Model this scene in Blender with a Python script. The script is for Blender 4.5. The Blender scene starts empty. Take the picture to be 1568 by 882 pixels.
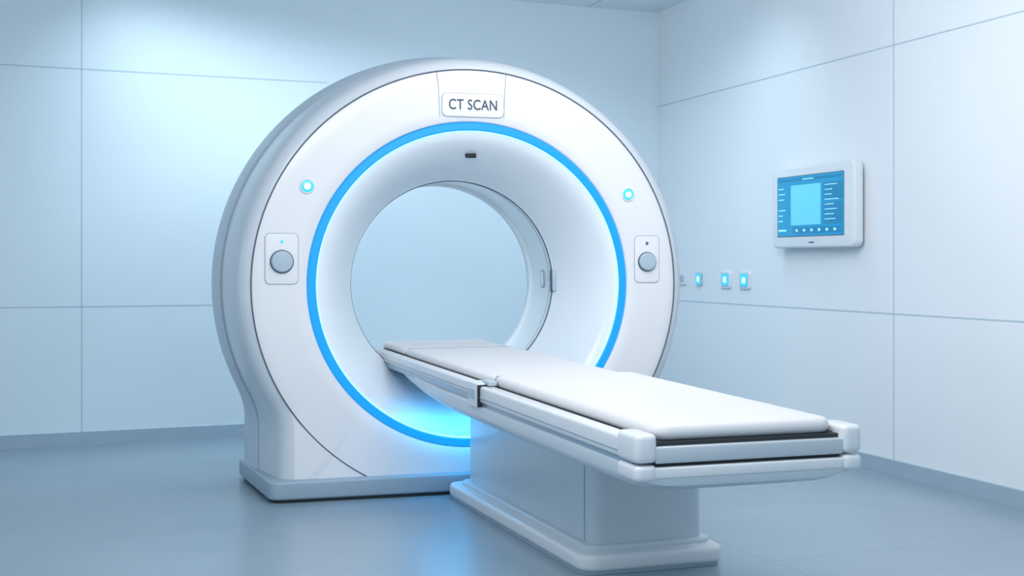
import bpy, math, random
from mathutils import Vector, Matrix
random.seed(3)
S = bpy.context.scene
S.view_settings.view_transform = 'Standard'

# ------------------------------------------------------------------ materials
def mat(name, col, rough=0.4, metal=0.0, coat=0.0, emis=None, estr=0.0, noise=0.0, nscale=8.0, bump=0.0, bscale=200):
    m = bpy.data.materials.new(name); m.use_nodes = True
    nt = m.node_tree; b = nt.nodes['Principled BSDF']
    b.inputs['Base Color'].default_value = (*col, 1)
    b.inputs['Roughness'].default_value = rough
    b.inputs['Metallic'].default_value = metal
    b.inputs['Coat Weight'].default_value = coat
    b.inputs['Coat Roughness'].default_value = 0.15
    if emis:
        b.inputs['Emission Color'].default_value = (*emis, 1)
        b.inputs['Emission Strength'].default_value = estr
    tc = nt.nodes.new('ShaderNodeTexCoord')
    if noise > 0:
        n = nt.nodes.new('ShaderNodeTexNoise'); n.inputs['Scale'].default_value = nscale
        n.inputs['Detail'].default_value = 6
        nt.links.new(tc.outputs['Object'], n.inputs['Vector'])
        r = nt.nodes.new('ShaderNodeValToRGB')
        r.color_ramp.elements[0].position = 0.3; r.color_ramp.elements[1].position = 0.7
        r.color_ramp.elements[0].color = (*[c*(1-noise) for c in col], 1)
        r.color_ramp.elements[1].color = (*[min(1, c*(1+noise)) for c in col], 1)
        nt.links.new(n.outputs['Fac'], r.inputs['Fac'])
        nt.links.new(r.outputs['Color'], b.inputs['Base Color'])
    if bump > 0:
        n2 = nt.nodes.new('ShaderNodeTexNoise'); n2.inputs['Scale'].default_value = bscale
        nt.links.new(tc.outputs['Object'], n2.inputs['Vector'])
        bp = nt.nodes.new('ShaderNodeBump'); bp.inputs['Strength'].default_value = bump
        bp.inputs['Distance'].default_value = 0.002
        nt.links.new(n2.outputs['Fac'], bp.inputs['Height'])
        nt.links.new(bp.outputs['Normal'], b.inputs['Normal'])
    return m

M_white = mat('gantry_white', (0.79, 0.79, 0.815), 0.34, coat=0.25, noise=0.01, nscale=3)
M_rim_shaded = mat('gantry_rim_shaded', (0.62, 0.66, 0.71), 0.32, coat=0.3, noise=0.01, nscale=3)  # rim shading painted in: darker colour from the seam outwards
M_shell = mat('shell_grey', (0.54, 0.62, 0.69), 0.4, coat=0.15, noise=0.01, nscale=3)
M_bore = mat('bore_white', (0.76, 0.82, 0.87), 0.3, coat=0.3, noise=0.01, nscale=3)
M_seam = mat('seam_dark', (0.08, 0.12, 0.16), 0.6)
M_seaml = mat('seam_light', (0.34, 0.41, 0.48), 0.6)
M_plinth = mat('plinth_bluegrey', (0.29, 0.38, 0.46), 0.4, noise=0.03)
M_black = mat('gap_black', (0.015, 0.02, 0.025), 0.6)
M_ring = mat('ring_blue_light', (0.0, 0.15, 0.4), 0.4, emis=(0.004, 0.25, 0.58), estr=1.0)
M_glow = mat('ring_white_glow', (0.4, 0.8, 1), 0.3, emis=(0.22, 0.72, 1.0), estr=2.0)
M_led = mat('led_cyan', (0.05, 0.4, 0.7), 0.3, emis=(0.01, 0.40, 0.75), estr=1.0)
M_ledw = mat('led_core', (0.6, 0.9, 1), 0.3, emis=(0.35, 0.85, 1.0), estr=1.5)
M_strip = mat('added_glow_blue', (0.1, 0.5, 1), 0.3, emis=(0.02, 0.45, 1.0), estr=1.5)  # emission for the added glow strip below the table
M_knob = mat('knob_grey', (0.42, 0.51, 0.60), 0.35, noise=0.02)
M_text = mat('label_ink', (0.03, 0.06, 0.10), 0.5)
M_cush = mat('cushion_vinyl', (0.71, 0.70, 0.71), 0.5, noise=0.012, nscale=5, bump=0.15, bscale=300)
M_tab = mat('table_white', (0.71, 0.73, 0.76), 0.35, coat=0.2, noise=0.01)
M_hull = mat('table_hull', (0.64, 0.69, 0.74), 0.35, coat=0.2, noise=0.01)
M_ped = mat('pedestal_grey', (0.56, 0.63, 0.69), 0.35, coat=0.2, noise=0.01)
M_metal = mat('rail_metal', (0.36, 0.46, 0.56), 0.3, metal=0.5)
M_bar = mat('front_bar_grey', (0.56, 0.61, 0.66), 0.3, metal=0.3)
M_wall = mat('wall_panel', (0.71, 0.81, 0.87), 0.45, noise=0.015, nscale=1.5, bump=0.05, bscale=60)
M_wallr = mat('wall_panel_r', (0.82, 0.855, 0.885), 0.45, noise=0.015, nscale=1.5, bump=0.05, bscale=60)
M_ceil = mat('ceiling_panel', (0.78, 0.85, 0.90), 0.6, noise=0.01)
M_base = mat('baseboard_grey', (0.36, 0.46, 0.55), 0.45, noise=0.03)
M_groove = mat('wall_groove', (0.50, 0.60, 0.68), 0.7)
M_mon = mat('monitor_case', (0.74, 0.78, 0.82), 0.35, coat=0.2, noise=0.01)
M_scr = mat('monitor_screen', (0.0, 0.1, 0.2), 0.15, emis=(0.005, 0.22, 0.44), estr=1.0)
M_scr2 = mat('screen_panel', (0.1, 0.3, 0.4), 0.2, emis=(0.06, 0.42, 0.64), estr=1.0)
M_scr3 = mat('screen_text', (0.3, 0.6, 0.8), 0.2, emis=(0.25, 0.65, 0.82), estr=0.8)
M_scr4 = mat('screen_dark', (0.0, 0.08, 0.15), 0.2, emis=(0.003, 0.15, 0.33), estr=1.0)

def floor_mat():
    m = bpy.data.materials.new('floor_vinyl'); m.use_nodes = True
    nt = m.node_tree; b = nt.nodes['Principled BSDF']
    tc = nt.nodes.new('ShaderNodeTexCoord')
    mp = nt.nodes.new('ShaderNodeMapping'); mp.inputs['Rotation'].default_value = (0, 0, -math.radians(22.5))
    nt.links.new(tc.outputs['Object'], mp.inputs['Vector'])
    n = nt.nodes.new('ShaderNodeTexNoise'); n.inputs['Scale'].default_value = 1.2; n.inputs['Detail'].default_value = 8
    nt.links.new(mp.outputs[0], n.inputs['Vector'])
    r = nt.nodes.new('ShaderNodeValToRGB')
    r.color_ramp.elements[0].position = .3; r.color_ramp.elements[1].position = .7
    r.color_ramp.elements[0].color = (0.245, 0.325, 0.395, 1)
    r.color_ramp.elements[1].color = (0.285, 0.37, 0.44, 1)
    nt.links.new(n.outputs['Fac'], r.inputs['Fac'])
    br = nt.nodes.new('ShaderNodeTexBrick')
    br.offset = 0.0
    br.inputs['Scale'].default_value = 1.0
    br.inputs['Mortar Size'].default_value = 0.003
    br.inputs['Mortar Smooth'].default_value = 0.5
    br.inputs['Brick Width'].default_value = 2.6
    br.inputs['Row Height'].default_value = 1.3
    br.inputs['Mortar'].default_value = (0.75, 0.75, 0.75, 1)
    br.inputs['Color1'].default_value = (1, 1, 1, 1); br.inputs['Color2'].default_value = (0.98, 0.98, 0.98, 1)
    nt.links.new(mp.outputs[0], br.inputs['Vector'])
    mx = nt.nodes.new('ShaderNodeMix'); mx.data_type = 'RGBA'; mx.blend_type = 'MULTIPLY'
    mx.inputs['Factor'].default_value = 1
    nt.links.new(r.outputs['Color'], mx.inputs[6]); nt.links.new(br.outputs['Color'], mx.inputs[7])
    nt.links.new(mx.outputs[2], b.inputs['Base Color'])
    n2 = nt.nodes.new('ShaderNodeTexNoise'); n2.inputs['Scale'].default_value = 120; n2.inputs['Detail'].default_value = 3
    nt.links.new(mp.outputs[0], n2.inputs['Vector'])
    mr = nt.nodes.new('ShaderNodeMapRange'); mr.inputs['To Min'].default_value = .18; mr.inputs['To Max'].default_value = .30
    nt.links.new(n2.outputs['Fac'], mr.inputs['Value']); nt.links.new(mr.outputs[0], b.inputs['Roughness'])
    bp = nt.nodes.new('ShaderNodeBump'); bp.inputs['Strength'].default_value = .06; bp.inputs['Distance'].default_value = .002
    nt.links.new(n2.outputs['Fac'], bp.inputs['Height']); nt.links.new(bp.outputs[0], b.inputs['Normal'])
    return m
M_floor = floor_mat()

# ------------------------------------------------------------------ helpers
def empty(name, loc, rz):
    e = bpy.data.objects.new(name, None); S.collection.objects.link(e)
    e.location = loc; e.rotation_euler = (0, 0, rz); e.empty_display_size = .2
    return e

def mk(name, verts, faces, m, parent=None, smooth=True, ang=35, mats=None, fm=None):
    me = bpy.data.meshes.new(name); me.from_pydata([tuple(v) for v in verts], [], faces)
    me.update()
    import bmesh
    bm = bmesh.new(); bm.from_mesh(me); bmesh.ops.recalc_face_normals(bm, faces=bm.faces); bm.to_mesh(me); bm.free()
    if mats:
        for q in mats: me.materials.append(q)
        for i, p in enumerate(me.polygons): p.material_index = fm[i]
    else: me.materials.append(m)
    if smooth:
        for p in me.polygons: p.use_smooth = True
        me.set_sharp_from_angle(angle=math.radians(ang))
    o = bpy.data.objects.new(name, me); S.collection.objects.link(o)
    if parent: o.parent = parent
    return o

def rings(name, rs, m, parent=None, closed=False, cap=True, ang=35, mats=None, rm=None):
    n = len(rs[0]); V = []; F = []; fm = []
    for r in rs: V += r
    K = len(rs)
    for k in range(K if closed else K-1):
        a = k*n; b = ((k+1) % K)*n
        for i in range(n):
            j = (i+1) % n
            F.append((a+i, a+j, b+j, b+i)); fm.append(rm[k] if rm else 0)
    if cap and not closed:
        F.append(tuple(range(n))); F.append(tuple(range((K-1)*n, K*n))); fm += [0, 0]
    return mk(name, V, F, m, parent, ang=ang, mats=mats, fm=fm)

def rrect(x0, x1, y0, y1, r, n=6):
    r = min(r, (x1-x0)/2-1e-4, (y1-y0)/2-1e-4); P = []
    for cx, cy, a0 in ((x1-r, y1-r, 0), (x0+r, y1-r, 90), (x0+r, y0+r, 180), (x1-r, y0+r, 270)):
        for i in range(n+1):
            a = math.radians(a0+90*i/n); P.append((cx+r*math.cos(a), cy+r*math.sin(a)))
    return P

def slab(name, x0, x1, y0, y1, z0, z1, r, e, m, parent, tilt=0.0, axis='z', seg=4, puff=0.0, wfun=None, xs=1.0):
    """rounded-rectangle slab with rounded edges e; plan in xy (axis z) or xz (axis y)"""
    L = []
    x0 *= xs; x1 *= xs
    if axis == 'z': a0, a1, b0, b1, c0, c1 = x0, x1, y0, y1, z0, z1
    elif axis == 'y': a0, a1, b0, b1, c0, c1 = x0, x1, z0, z1, y0, y1
    else: a0, a1, b0, b1, c0, c1 = y0, y1, z0, z1, x0, x1
    lev = [(c0+e*(1-math.cos(math.pi/2*i/seg)), e*(1-math.sin(math.pi/2*i/seg))) for i in range(seg+1)]
    lev += [(c1-e*(1-math.cos(math.pi/2*i/seg)), e*(1-math.sin(math.pi/2*i/seg))) for i in range(seg, -1, -1)]
    if puff: lev += [(c1+puff*.5, e+.03), (c1+puff*.85, e+.07), (c1+puff, e+.13)]
    for c, ins in lev:
        ring = []
        for a, b in rrect(a0+ins, a1-ins, b0+ins, b1-ins, max(r-ins, .001)):
            if axis == 'z': p = (a*(wfun(b) if wfun else 1), b, c+tilt*b)
            elif axis == 'y': p = (a, c, b+tilt*c)
            else: p = (c, a, b+tilt*a)
            ring.append(p)
        L.append(ring)
    return rings(name, L, m, parent)

def tube(name, pts, r, m, parent, closed=False, n=8):
    pts = [Vector(p) for p in pts]; K = len(pts); R = []
    for i, p in enumerate(pts):
        if closed: d = pts[(i+1) % K]-pts[i-1]
        else: d = pts[min(i+1, K-1)]-pts[max(i-1, 0)]
        d.normalize()
        u = Vector((0, 1, 0)) if abs(d.y) < .9 else Vector((0, 0, 1))
        a = d.cross(u).normalized(); b = d.cross(a).normalized()
        R.append([tuple(p+r*(math.cos(2*math.pi*k/n)*a+math.sin(2*math.pi*k/n)*b)) for k in range(n)])
    return rings(name, R, m, parent, closed=closed)

def revolve(name, prof, m, parent, cx, cy, cz, sx=1.0, n=48, closed=False, cap=True, ang=35):
    L = [[(cx+sx*r*math.cos(2*math.pi*k/n), cy+y, cz+r*math.sin(2*math.pi*k/n)) for k in range(n)] for r, y in prof]
    return rings(name, L, m, parent, closed=closed, cap=cap, ang=ang)

# ------------------------------------------------------------------ room
def wall_prism(name, p0, p1, thick_dir, z0, z1, m):
    a = Vector((p0[0], p0[1])); b = Vector((p1[0], p1[1])); t = Vector(thick_dir)
    P = [a, b, b+t, a+t]
    V = [(p.x, p.y, z0) for p in P]+[(p.x, p.y, z1) for p in P]
    F = [(0, 1, 2, 3), (4, 5, 6, 7), (0, 1, 5, 4), (1, 2, 6, 5), (2, 3, 7, 6), (3, 0, 4, 7)]
    return mk(name, V, F, m, smooth=False)
H = 2.78
corner = Vector((1.0076, 9.05))
db = Vector((-2.885-1.0076, 7.37-9.05)).normalized()
dr = Vector((0.325, -0.946)).normalized()
nb_out = Vector((db.y, -db.x));  nb_out = nb_out if nb_out.y > 0 else -nb_out
nr_out = Vector((-dr.y, dr.x)); nr_out = nr_out if nr_out.x > 0 else -nr_out
bl = corner+db*6.5
rr = corner+dr*9.5
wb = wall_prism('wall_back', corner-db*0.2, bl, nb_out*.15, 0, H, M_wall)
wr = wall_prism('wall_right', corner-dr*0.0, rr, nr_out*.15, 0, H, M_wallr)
fl = mk('floor', [(-7, -1.5, 0), (7, -1.5, 0), (7, 11, 0), (-7, 11, 0), (-7, -1.5, -.1), (7, -1.5, -.1), (7, 11, -.1), (-7, 11, -.1)],
        [(0, 1, 2, 3), (4, 5, 6, 7), (0, 1, 5, 4), (1, 2, 6, 5), (2, 3, 7, 6), (3, 0, 4, 7)], M_floor, smooth=False)
cl = mk('ceiling', [(-7, 1.5, H), (7, 1.5, H), (7, 11, H), (-7, 11, H), (-7, 1.5, H+.1), (7, 1.5, H+.1), (7, 11, H+.1), (-7, 11, H+.1)],
        [(0, 1, 2, 3), (4, 5, 6, 7), (0, 1, 5, 4), (1, 2, 6, 5), (2, 3, 7, 6), (3, 0, 4, 7)], M_ceil, smooth=False)

def strip(name, p, q, nin, w, z0, z1, m, parent=None):
    a = Vector(p); b = Vector(q); n = Vector(nin)*w
    P = [a, b, b+n, a+n]
    V = [(v.x, v.y, z0) for v in P]+[(v.x, v.y, z1) for v in P]
    return mk(name, V, [(0, 1, 2, 3), (4, 5, 6, 7), (0, 1, 5, 4), (1, 2, 6, 5), (2, 3, 7, 6), (3, 0, 4, 7)], m, parent, smooth=False)
for i, z in enumerate((0.798, 2.17)):
    strip('groove_h_%d' % i, corner+db*2.35, bl, -nb_out, .0015, z-.0035, z+.0035, M_groove, wb)
for i, z in enumerate((0.798, 2.13)):
    strip('groove_h_%d' % i, corner, rr, -nr_out, .0015, z-.0035, z+.0035, M_groove, wr)
for i, d in enumerate((3.80, 6.2)):
    p = corner+db*d
    strip('groove_v_%d' % i, p, p+db*.007, -nb_out, .0015, 0, H, M_groove, wb)
for i, d in enumerate((2.72, 5.5)):
    p = corner+dr*d
    strip('groove_v_%d' % i, p, p+dr*.008, -nr_out, .0015, 0, H, M_groove, wr)
strip('baseboard_back', corner, bl, -nb_out, .018, 0, .075, M_base)
strip('baseboard_right', corner, rr, -nr_out, .018, 0, .075, M_base)
for i, d in enumerate((0.55, 1.9, 3.2)):
    p = corner+db*d; q = p+dr*7
    V = [(p.x, p.y, H-.001), (p.x+.012, p.y, H-.001), (q.x+.012, q.y, H-.001), (q.x, q.y, H-.001)]
    mk('ceiling_joint_%d' % i, V, [(0, 1, 2, 3)], M_groove, cl, smooth=False)

# ------------------------------------------------------------------ gantry
RZ = math.radians(17.2)
G = empty('ct_scanner_gantry', (-0.180, 6.0, 0), RZ)
CZ = 0.952; SX = 1.02; N = 480
def circ(r, t): return [(SX*r*math.cos(2*math.pi*k/N), t, CZ+r*math.sin(2*math.pi*k/N)) for k in range(N)]
def outl(R, w, t, zb=0.90):
    P = []
    for k in range(N):
        a = 2*math.pi*k/N; c, s = math.cos(a), math.sin(a); d = R
        if s < 0:
            rw = w/max(abs(c), 1e-3); kk = .05
            h = max(kk-abs(d-rw), 0)/kk
            d = max(d, rw)+h*h*kk*.25
            d = min(d, zb/abs(s))
        P.append((SX*d*c, t, CZ+d*s))
    return P
R0 = [circ(.490, .745), circ(.490, .70), circ(.503, .69), circ(.50, .36), circ(.508, .355), circ(.508, .345), circ(.497, .34)]
fun = []
for i in range(11):
    f = i/10; r = .497+(.700-.497)*f
    t = .335*(1-f)**1.7+.012
    fun.append(circ(r, t))
R0 += fun
bore_n = len(R0)
R0 += [circ(.702, .03), circ(.744, .03), circ(.746, .004), circ(.752, -.002), circ(.80, -.004),
       outl(.93, .76, -.003), outl(.985, .800, .0), outl(1.005, .822, .008), outl(1.022, .842, .022), outl(1.036, .856, .045),
       outl(1.048, .868, .085), outl(1.060, .880, .15), outl(1.072, .898, .24), outl(1.080, .914, .335),
       outl(1.074, .908, .338), outl(1.074, .908, .345), outl(1.088, .918, .349), outl(1.105, .935, .42), outl(1.112, .948, .50),
       outl(1.108, .955, .58), outl(1.090, .950, .65), outl(1.06, .925, .685), circ(.75, .74), circ(.53, .755), circ(.50, .755)]
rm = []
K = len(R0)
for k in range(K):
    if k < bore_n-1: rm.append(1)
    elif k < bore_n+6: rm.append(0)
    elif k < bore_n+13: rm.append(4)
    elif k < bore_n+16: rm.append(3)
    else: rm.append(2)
body = rings('gantry_housing', R0, None, G, closed=True, ang=50, mats=[M_white, M_bore, M_shell, M_seaml, M_rim_shaded], rm=rm)

revolve('light_ring', [(.706, .028), (.706, .002), (.712, -.003), (.738, -.003), (.743, .002), (.743, .028)], M_ring, G, 0, 0, CZ, SX, 240, closed=True)
revolve('light_ring_inner_glow', [(.7025, .028), (.7025, .004), (.7062, .004), (.7062, .028)], M_glow, G, 0, 0, CZ, SX, 240, closed=True)
def arc(r, t, a0, a1, n=200): return [(SX*r*math.cos(math.radians(a0+(a1-a0)*i/n)), t, CZ+r*math.sin(math.radians(a0+(a1-a0)*i/n))) for i in range(n+1)]
tube('throat_seam', arc(.499, .352, 0, 359, 240), .0065, M_seam, G)
tube('throat_rim_seam', arc(.500, .41, 0, 359, 240), .002, M_seaml, G)
a_end = math.degrees(math.asin(.862/.985))
tube('front_seam', arc(.985, -.0025, -a_end, 180+a_end, 300), .0032, M_seam, G)
pw = lambda y: 1.0+.065*min(max((y+.05)/.75, 0), 1)
slab('plinth', -.93, .93, -.055, .735, .014, .095, .05, .012, M_plinth, G, wfun=pw)
slab('plinth_shadow_gap', -.91, .91, -.04, .72, 0, .016, .05, .002, M_black, G, wfun=pw)  # inset black slab painted as the shadow gap below the plinth
zt = lambda x: CZ+math.sqrt(.983**2-x*x)
tube('label_panel_seam', [(-.172, -.004, zt(.172)), (-.163, -.004, CZ+.90), (-.157, -.004, CZ+.765)], .0017, M_seaml, G)
tube('label_panel_seam_b', [(.158, -.004, zt(.158)), (.153, -.004, CZ+.90), (.148, -.004, CZ+.765)], .0017, M_seaml, G)
def frame(name, x0, x1, z0, z1, r, y, th, m, parent=G):
    return tube(name, [(a, y, b) for a, b in rrect(x0, x1, z0, z1, r, 8)], th, m, parent, closed=True, n=6)
slab('label_plaque', -.147, .146, -.010, .0, CZ+.768, CZ+.874, .025, .003, M_white, G, axis='y')
frame('label_plaque_edge', -.147, .146, CZ+.768, CZ+.874, .025, -.006, .0022, M_seaml)
cu = bpy.data.curves.new('label_text', 'FONT'); cu.body = 'CT SCAN'; cu.size = .062; cu.extrude = .001
cu.align_x = 'CENTER'; cu.align_y = 'CENTER'; cu.materials.append(M_text); cu.space_character = 1.05; cu.offset = .0004
tx = bpy.data.objects.new('label_text', cu); S.collection.objects.link(tx); tx.parent = G
tx.location = (-.001, -.0115, CZ+.821); tx.rotation_euler = (math.pi/2, 0, 0); tx.scale = (.87, 1.08, 1)
for i, (u, v) in enumerate(((-.760, .437), (.766, .424))):
    revolve('indicator_bezel_%d' % i, [(.034, .0), (.034, -.006), (.030, -.010), (.027, -.008), (.027, 0)], M_mon, G, u, 0, CZ+v)
    revolve('indicator_lamp_%d' % i, [(.027, 0), (.027, -.008), (.018, -.011)], M_led, G, u, 0, CZ+v)
    revolve('indicator_core_%d' % i, [(.016, -.005), (.015, -.0125), (.008, -.014)], M_ledw, G, u, 0, CZ+v)
for i, u in enumerate((-.872, .862)):
    w = .072 if i == 0 else .063
    slab('control_panel_%d' % i, u-w, u+w, -.007, .0, CZ+.005, CZ+.228, .022, .003, M_white, G, axis='y')
    frame('control_panel_edge_%d' % i, u-w, u+w, CZ+.005, CZ+.228, .022, -.005, .0018, M_seaml)
    rk = 1.0 if i == 0 else .9
    revolve('control_knob_rim_%d' % i, [(.052*rk, -.004), (.052*rk, -.012), (.047*rk, -.014), (.047*rk, -.004)], M_seam, G, u, 0, CZ+.104)
    revolve('control_knob_%d' % i, [(.047*rk, -.004), (.047*rk, -.020), (.042*rk, -.026), (.02, -.028)], M_knob, G, u, 0, CZ+.104)
    revolve('control_led_%d' % i, [(.007, -.005), (.007, -.010), (.003, -.011)], M_led if i == 0 else M_seam, G, u, 0, CZ+.192)
cm = slab('bore_camera', -.024, .028, -.018, .018, -.008, .006, .008, .003, M_black, G)
cm.location = (.015, .10, CZ+.603); cm.rotation_euler = (math.radians(35), 0, math.radians(-8))
cm2 = slab('bore_camera_lens', -.010, .020, -.009, .006, -.012, -.006, .004, .001, M_knob, G)
cm2.location = (.015, .10, CZ+.603); cm2.rotation_euler = (math.radians(35), 0, math.radians(-8))
def onbore(name, ang, t, w, h, d, m):
    a = math.radians(ang); r = .497
    o = slab(name, -w/2, w/2, -h/2, h/2, -d, d, min(w, h)*.45, d*.4, m, G)
    o.location = (SX*r*math.cos(a), t, CZ+r*math.sin(a))
    X = Vector((0, 1, 0)); Z = Vector((-math.cos(a), 0, -math.sin(a))); Y = Z.cross(X)
    o.rotation_euler = Matrix((X, Y, Z)).transposed().to_euler()
onbore('bore_latch', 1, .352, .028, .115, .009, M_seam)
onbore('bore_latch_plate', 1, .322, .014, .10, .010, M_knob)
onbore('bore_sensor', 2, .50, .055, .09, .005, M_seaml)
onbore('bore_sensor_inset', 2, .50, .038, .075, .007, M_bore)

# ------------------------------------------------------------------ patient table
ra = math.radians(19.3)
T = empty('patient_table', (0.634+.013*math.cos(ra), 3.587+.013*math.sin(ra), 0), ra)
XS = 1.045
TL = 0.0170
def ts(name, x0, x1, y0, y1, z0, z1, r, e, m, **k): return slab(name, x0, x1, y0, y1, z0, z1, r, e, m, T, tilt=TL, xs=XS, **k)
ts('cushion_front', -.268, .268, .0, 1.371, .571, .615, .045, .021, M_cush, puff=.007, seg=6)
ts('cushion_rear', -.252, .252, 1.383, 2.70, .571, .607, .03, .017, M_cush, puff=.005, seg=6)
ts('cushion_head', -.250, .250, 2.706, 3.16, .571, .607, .03, .017, M_cush, puff=.004, seg=6)
for nm, y, zz, hw in (('cushion_piping', 1.377, .6085, .250), ('cushion_piping_head', 2.703, .6045, .236)):
    tube(nm, [(-hw*XS-.012, y, zz-.02+TL*y), (-hw*XS, y, zz+TL*y), (hw*XS, y, zz+TL*y), (hw*XS+.012, y, zz-.02+TL*y)], .0035, M_seaml, T)
ts('cushion_tray', -.274, .274, .01, 1.38, .530, .5745, .02, .002, M_black)  # black fill stands in for shade between cushion and rails
ts('cushion_tray_rear', -.256, .256, 1.38, 3.14, .530, .5745, .02, .002, M_black)  # same painted-in gap shade along the rear cushions
for s, nm in ((-1, 'a'), (1, 'b')):
    def xr(a, b): return (min(s*a, s*b), max(s*a, s*b))
    x0, x1 = xr(.276, .328)
    ts('rail_front_%s' % nm, x0, x1, .03, 1.36, .520, .580, .01, .010, M_tab)
    x0, x1 = xr(.258, .303)
    ts('rail_rear_%s' % nm, x0, x1, 1.40, 3.14, .530, .578, .01, .010, M_tab)
    x0, x1 = xr(.262, .320)
    ts('rail_gap_%s' % nm, x0, x1, .03, 1.40, .496, .525, .003, .002, M_metal)
    x0, x1 = xr(.250, .297)
    ts('rail_gap_rear_%s' % nm, x0, x1, 1.40, 3.10, .506, .532, .003, .002, M_metal)
    x0, x1 = xr(.30, .3305)
    ts('rail_line_%s' % nm, x0, x1, .10, 1.34, .5365, .5405, .001, .001, M_seaml)
    x0, x1 = xr(.29, .3045)
    ts('rail_line_rear_%s' % nm, x0, x1, 1.46, 3.10, .5425, .5465, .001, .001, M_seaml)
    x0, x1 = xr(.272, .336)
    ts('end_block_%s' % nm, x0, x1, -.035, .10, .519, .596, .022, .014, M_tab)
    ts('end_block_lower_%s' % nm, x0, x1, -.035, .10, .470, .513, .022, .012, M_tab)
    x0, x1 = xr(.268, .334)
    ts('rail_joint_%s' % nm, x0, x1, 1.345, 1.46, .498, .590, .010, .007, M_tab)
    x0, x1 = xr(.30, .336)
    ts('rail_joint_pin_%s' % nm, x0, x1, 1.325, 1.337, .505, .585, .002, .001, M_black)
    x0, x1 = xr(.272, .305)
    ts('rail_clip_%s' % nm, x0, x1, 1.30, 1.38, .583, .600, .006, .004, M_knob)
ts('front_bar', -.277, .277, -.028, .02, .516, .561, .004, .006, M_bar)
ts('front_gap_shade', -.285, .285, -.010, .04, .500, .572, .003, .002, M_black)  # solid black block, shade of the front slots put into its colour
ts('front_lip', -.280, .280, -.030, .02, .475, .5065, .004, .006, M_tab)
hull = []
for y, w, zt_, zb in ((-.026, .300, .498, .468), (-.018, .325, .502, .452), (.02, .329, .506, .436), (.12, .329, .506, .424), (1.0, .326, .506, .412),
                    (1.9, .318, .506, .410), (2.2, .306, .512, .422), (2.5, .288, .516, .450), (2.8, .258, .522, .480), (3.10, .240, .526, .498)):
    h = zt_-zb; half = [(w, 1.0), (w, .62), (w-.006, .48), (w-.02, .34), (w-.042, .2), (w-.075, .08), (w-.12, 0.02), (w*.4, 0)]
    ring = [(x*XS, y, zb+h*f+TL*y) for x, f in half]+[(-x*XS, y, zb+h*f+TL*y) for x, f in reversed(half)]
    hull.append(ring)
rings('table_hull', hull, M_hull, T, ang=40)
ts('joint_plate', -.3365, -.333, 1.37, 1.44, .53, .565, .001, .0005, M_knob)
slab('pedestal_column', -.060, .368, .955, 2.38, .07, .445, .045, .01, M_ped, T)
slab('pedestal_plinth', -.135, .412, .86, 2.47, .012, .068, .07, .016, M_tab, T)
slab('pedestal_plinth_foot', -.128, .405, .87, 2.46, 0, .02, .07, .002, M_plinth, T)
slab('pedestal_step', -.088, .392, .93, 2.41, .06, .085, .05, .008, M_ped, T)
tube('pedestal_seam', [(-.0615, 1.02, .085), (-.0615, 1.02, .43)], .0015, M_seaml, T)
slab('added_glow_strip', -.18, .22, 2.43, 2.46, .470, .476, .005, .001, M_strip, T)  # glowing strip added to go with the blue fill below

# ------------------------------------------------------------------ wall monitor
ang_r = math.atan2(dr.y, dr.x)
def wallframe(name, m, z):
    p = Vector((1.785-.344*m, 6.79+m))
    return empty(name, (p.x, p.y, z), ang_r)
Mo = wallframe('wall_monitor', .285, 1.357)
ly = Vector((-math.sin(ang_r), math.cos(ang_r)))
sgn = -1 if ly.dot(nr_out) > 0 else 1
def ws(name, par, x0, x1, d0, d1, z0, z1, r, e, m):
    a, b = sgn*d0, sgn*d1
    return slab(name, x0, x1, min(a, b), max(a, b), z0, z1, r, e, m, par, axis='y')
ws('monitor_mount', Mo, -.30, .34, .0, .022, -.15, .16, .02, .003, M_knob)
ws('monitor_case', Mo, -.405, .405, .018, .078, -.225, .222, .038, .012, M_mon)
ws('monitor_bezel', Mo, -.348, .318, .076, .0795, -.163, .172, .006, .001, M_seam)
ws('monitor_screen', Mo, -.344, .314, .078, .0805, -.159, .168, .004, .0008, M_scr)
ws('ui_image', Mo, -.20, .10, .079, .0815, -.10, .12, .002, .0005, M_scr2)
ws('ui_side', Mo, .125, .305, .079, .0812, .03, .12, .002, .0005, M_scr4)
ws('ui_side_low', Mo, .125, .305, .079, .0812, -.10, .015, .002, .0005, M_scr4)
ws('ui_top', Mo, -.335, .305, .079, .0812, .142, .157, .002, .0005, M_scr4)
ws('ui_toolbar', Mo, -.18, .30, .079, .0812, -.147, -.112, .002, .0005, M_scr4)
for i in range(7):
    z = .105-.03*i; l = random.uniform(.04, .09)
    if i in (3,): continue
    ws('ui_text_l%d' % i, Mo, -.33, -.33+l, .080, .0822, z-.0025, z+.0025, .001, .0003, M_scr3)
for i in range(8):
    z = .108-.026*i; l = random.uniform(.05, .13)
    ws('ui_text_r%d' % i, Mo, .14, .14+l, .080, .0822, z-.002, z+.002, .001, .0003, M_scr3)
for i in range(6):
    x = -.15+.075*i
    ws('ui_icon_%d' % i, Mo, x, x+.022, .080, .0822, -.136, -.122, .004, .0003, M_scr3)
ws('ui_text_t', Mo, -.08, .03, .080, .0822, .147, .152, .001, .0003, M_scr3)
ws('ui_text_b', Mo, -.33, -.25, .080, .0822, -.132, -.122, .001, .0003, M_scr3)
ws('monitor_button', Mo, -.02, .03, .076, .080, -.199, -.192, .003, .0005, M_seam)

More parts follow.
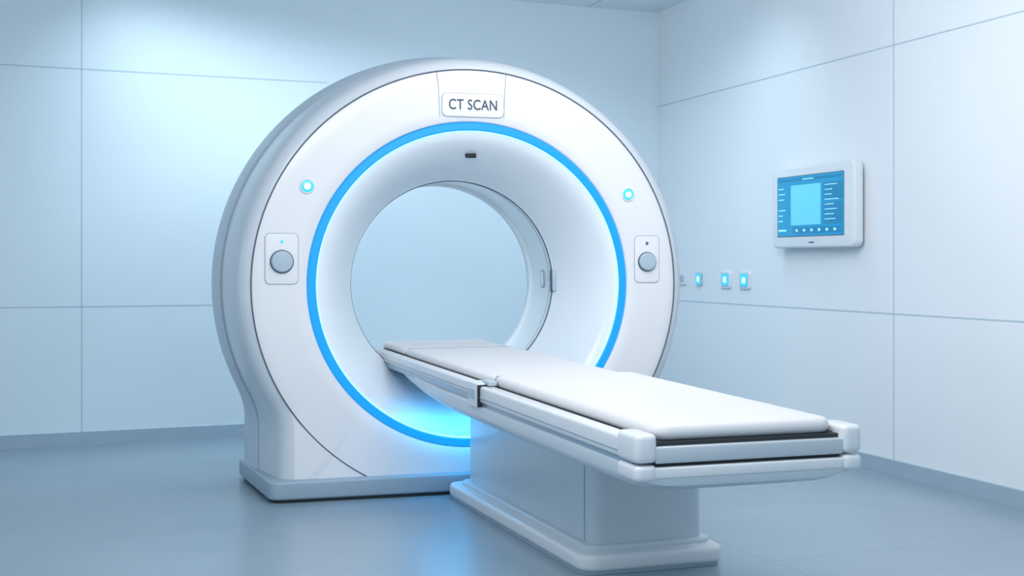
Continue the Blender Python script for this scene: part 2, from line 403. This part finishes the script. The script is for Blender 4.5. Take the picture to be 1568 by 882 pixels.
WB = wallframe('wall_switch_panel', 1.45, .945)
for i, (m_, w_) in enumerate(((1.089, .066), (1.314, .062), (1.654, .05))):
    dx = (1.45-m_)*1.0575
    if i < 2: ws('switch_plate_%d' % i, WB, dx-w_, dx+w_, 0, .012, -.052, .052, .014, .003, M_mon)
    ws('switch_frame_%d' % i, WB, dx-w_*.74, dx+w_*.74, 0, .0135, -.042, .042, .012, .001, M_knob)
    ws('switch_light_%d' % i, WB, dx-w_*.66, dx+w_*.66, .010, .015, -.037, .037, .010, .001, M_led)
    ws('switch_core_%d' % i, WB, dx-w_*.30, dx+w_*.30, .013, .017, -.018, .018, .010, .001, M_ledw)
dx = (1.45-1.93)*1.0575
ws('switch_plate_3', WB, dx-.10, dx+.10, 0, .012, -.04, .04, .01, .003, M_mon)
ws('switch_label_3', WB, dx-.08, dx+.08, .010, .014, -.022, .022, .004, .001, M_knob)

# ------------------------------------------------------------------ lights
def area(name, loc, target, sx, sy, power, col, spread=180):
    l = bpy.data.lights.new(name, 'AREA'); l.shape = 'RECTANGLE'; l.size = sx; l.size_y = sy; l.energy = power; l.color = col
    l.spread = math.radians(spread)
    o = bpy.data.objects.new(name, l); S.collection.objects.link(o); o.location = loc
    o.rotation_euler = (Vector(target)-Vector(loc)).to_track_quat('-Z', 'Y').to_euler()
    return o
area('ceiling_light_main', (-0.3, 3.2, 2.72), (-0.1, 5.0, 0.3), 2.4, 1.6, 86, (1.0, 0.965, 0.94))
area('ceiling_light_right', (0.8, 5.0, 2.72), (1.5, 6.0, .5), 1.4, 1.8, 46, (1.0, 0.98, 0.98))
area('fill_light_back', (-0.5, 7.15, 2.74), (-0.5, 7.9, 0.4), 3.4, .5, 36, (0.74, 0.90, 1.0), 120)  # added fill, brightens the wall seen through the bore
gl = bpy.data.lights.new('added_blue_fill', 'AREA'); gl.shape = 'RECTANGLE'; gl.size = .4; gl.size_y = .12; gl.energy = 1.7; gl.color = (0.05, 0.5, 1.0)  # added blue fill for the glow on floor and plinth
go = bpy.data.objects.new('added_blue_fill', gl); S.collection.objects.link(go); go.parent = T; go.location = (-.05, 2.46, .455)
w = bpy.data.worlds.new('World'); S.world = w; w.use_nodes = True
bg = w.node_tree.nodes['Background']; bg.inputs[0].default_value = (0.65, 0.85, 1.0, 1); bg.inputs[1].default_value = 1.0

# ------------------------------------------------------------------ camera
cam = bpy.data.cameras.new('camera'); co = bpy.data.objects.new('camera', cam); S.collection.objects.link(co)
cam.sensor_width = 36; cam.lens = 2000/1568*36; cam.shift_y = -39/1568
co.location = (0, 0, 1.052); co.rotation_euler = (math.pi/2, 0, 0)
S.camera = co
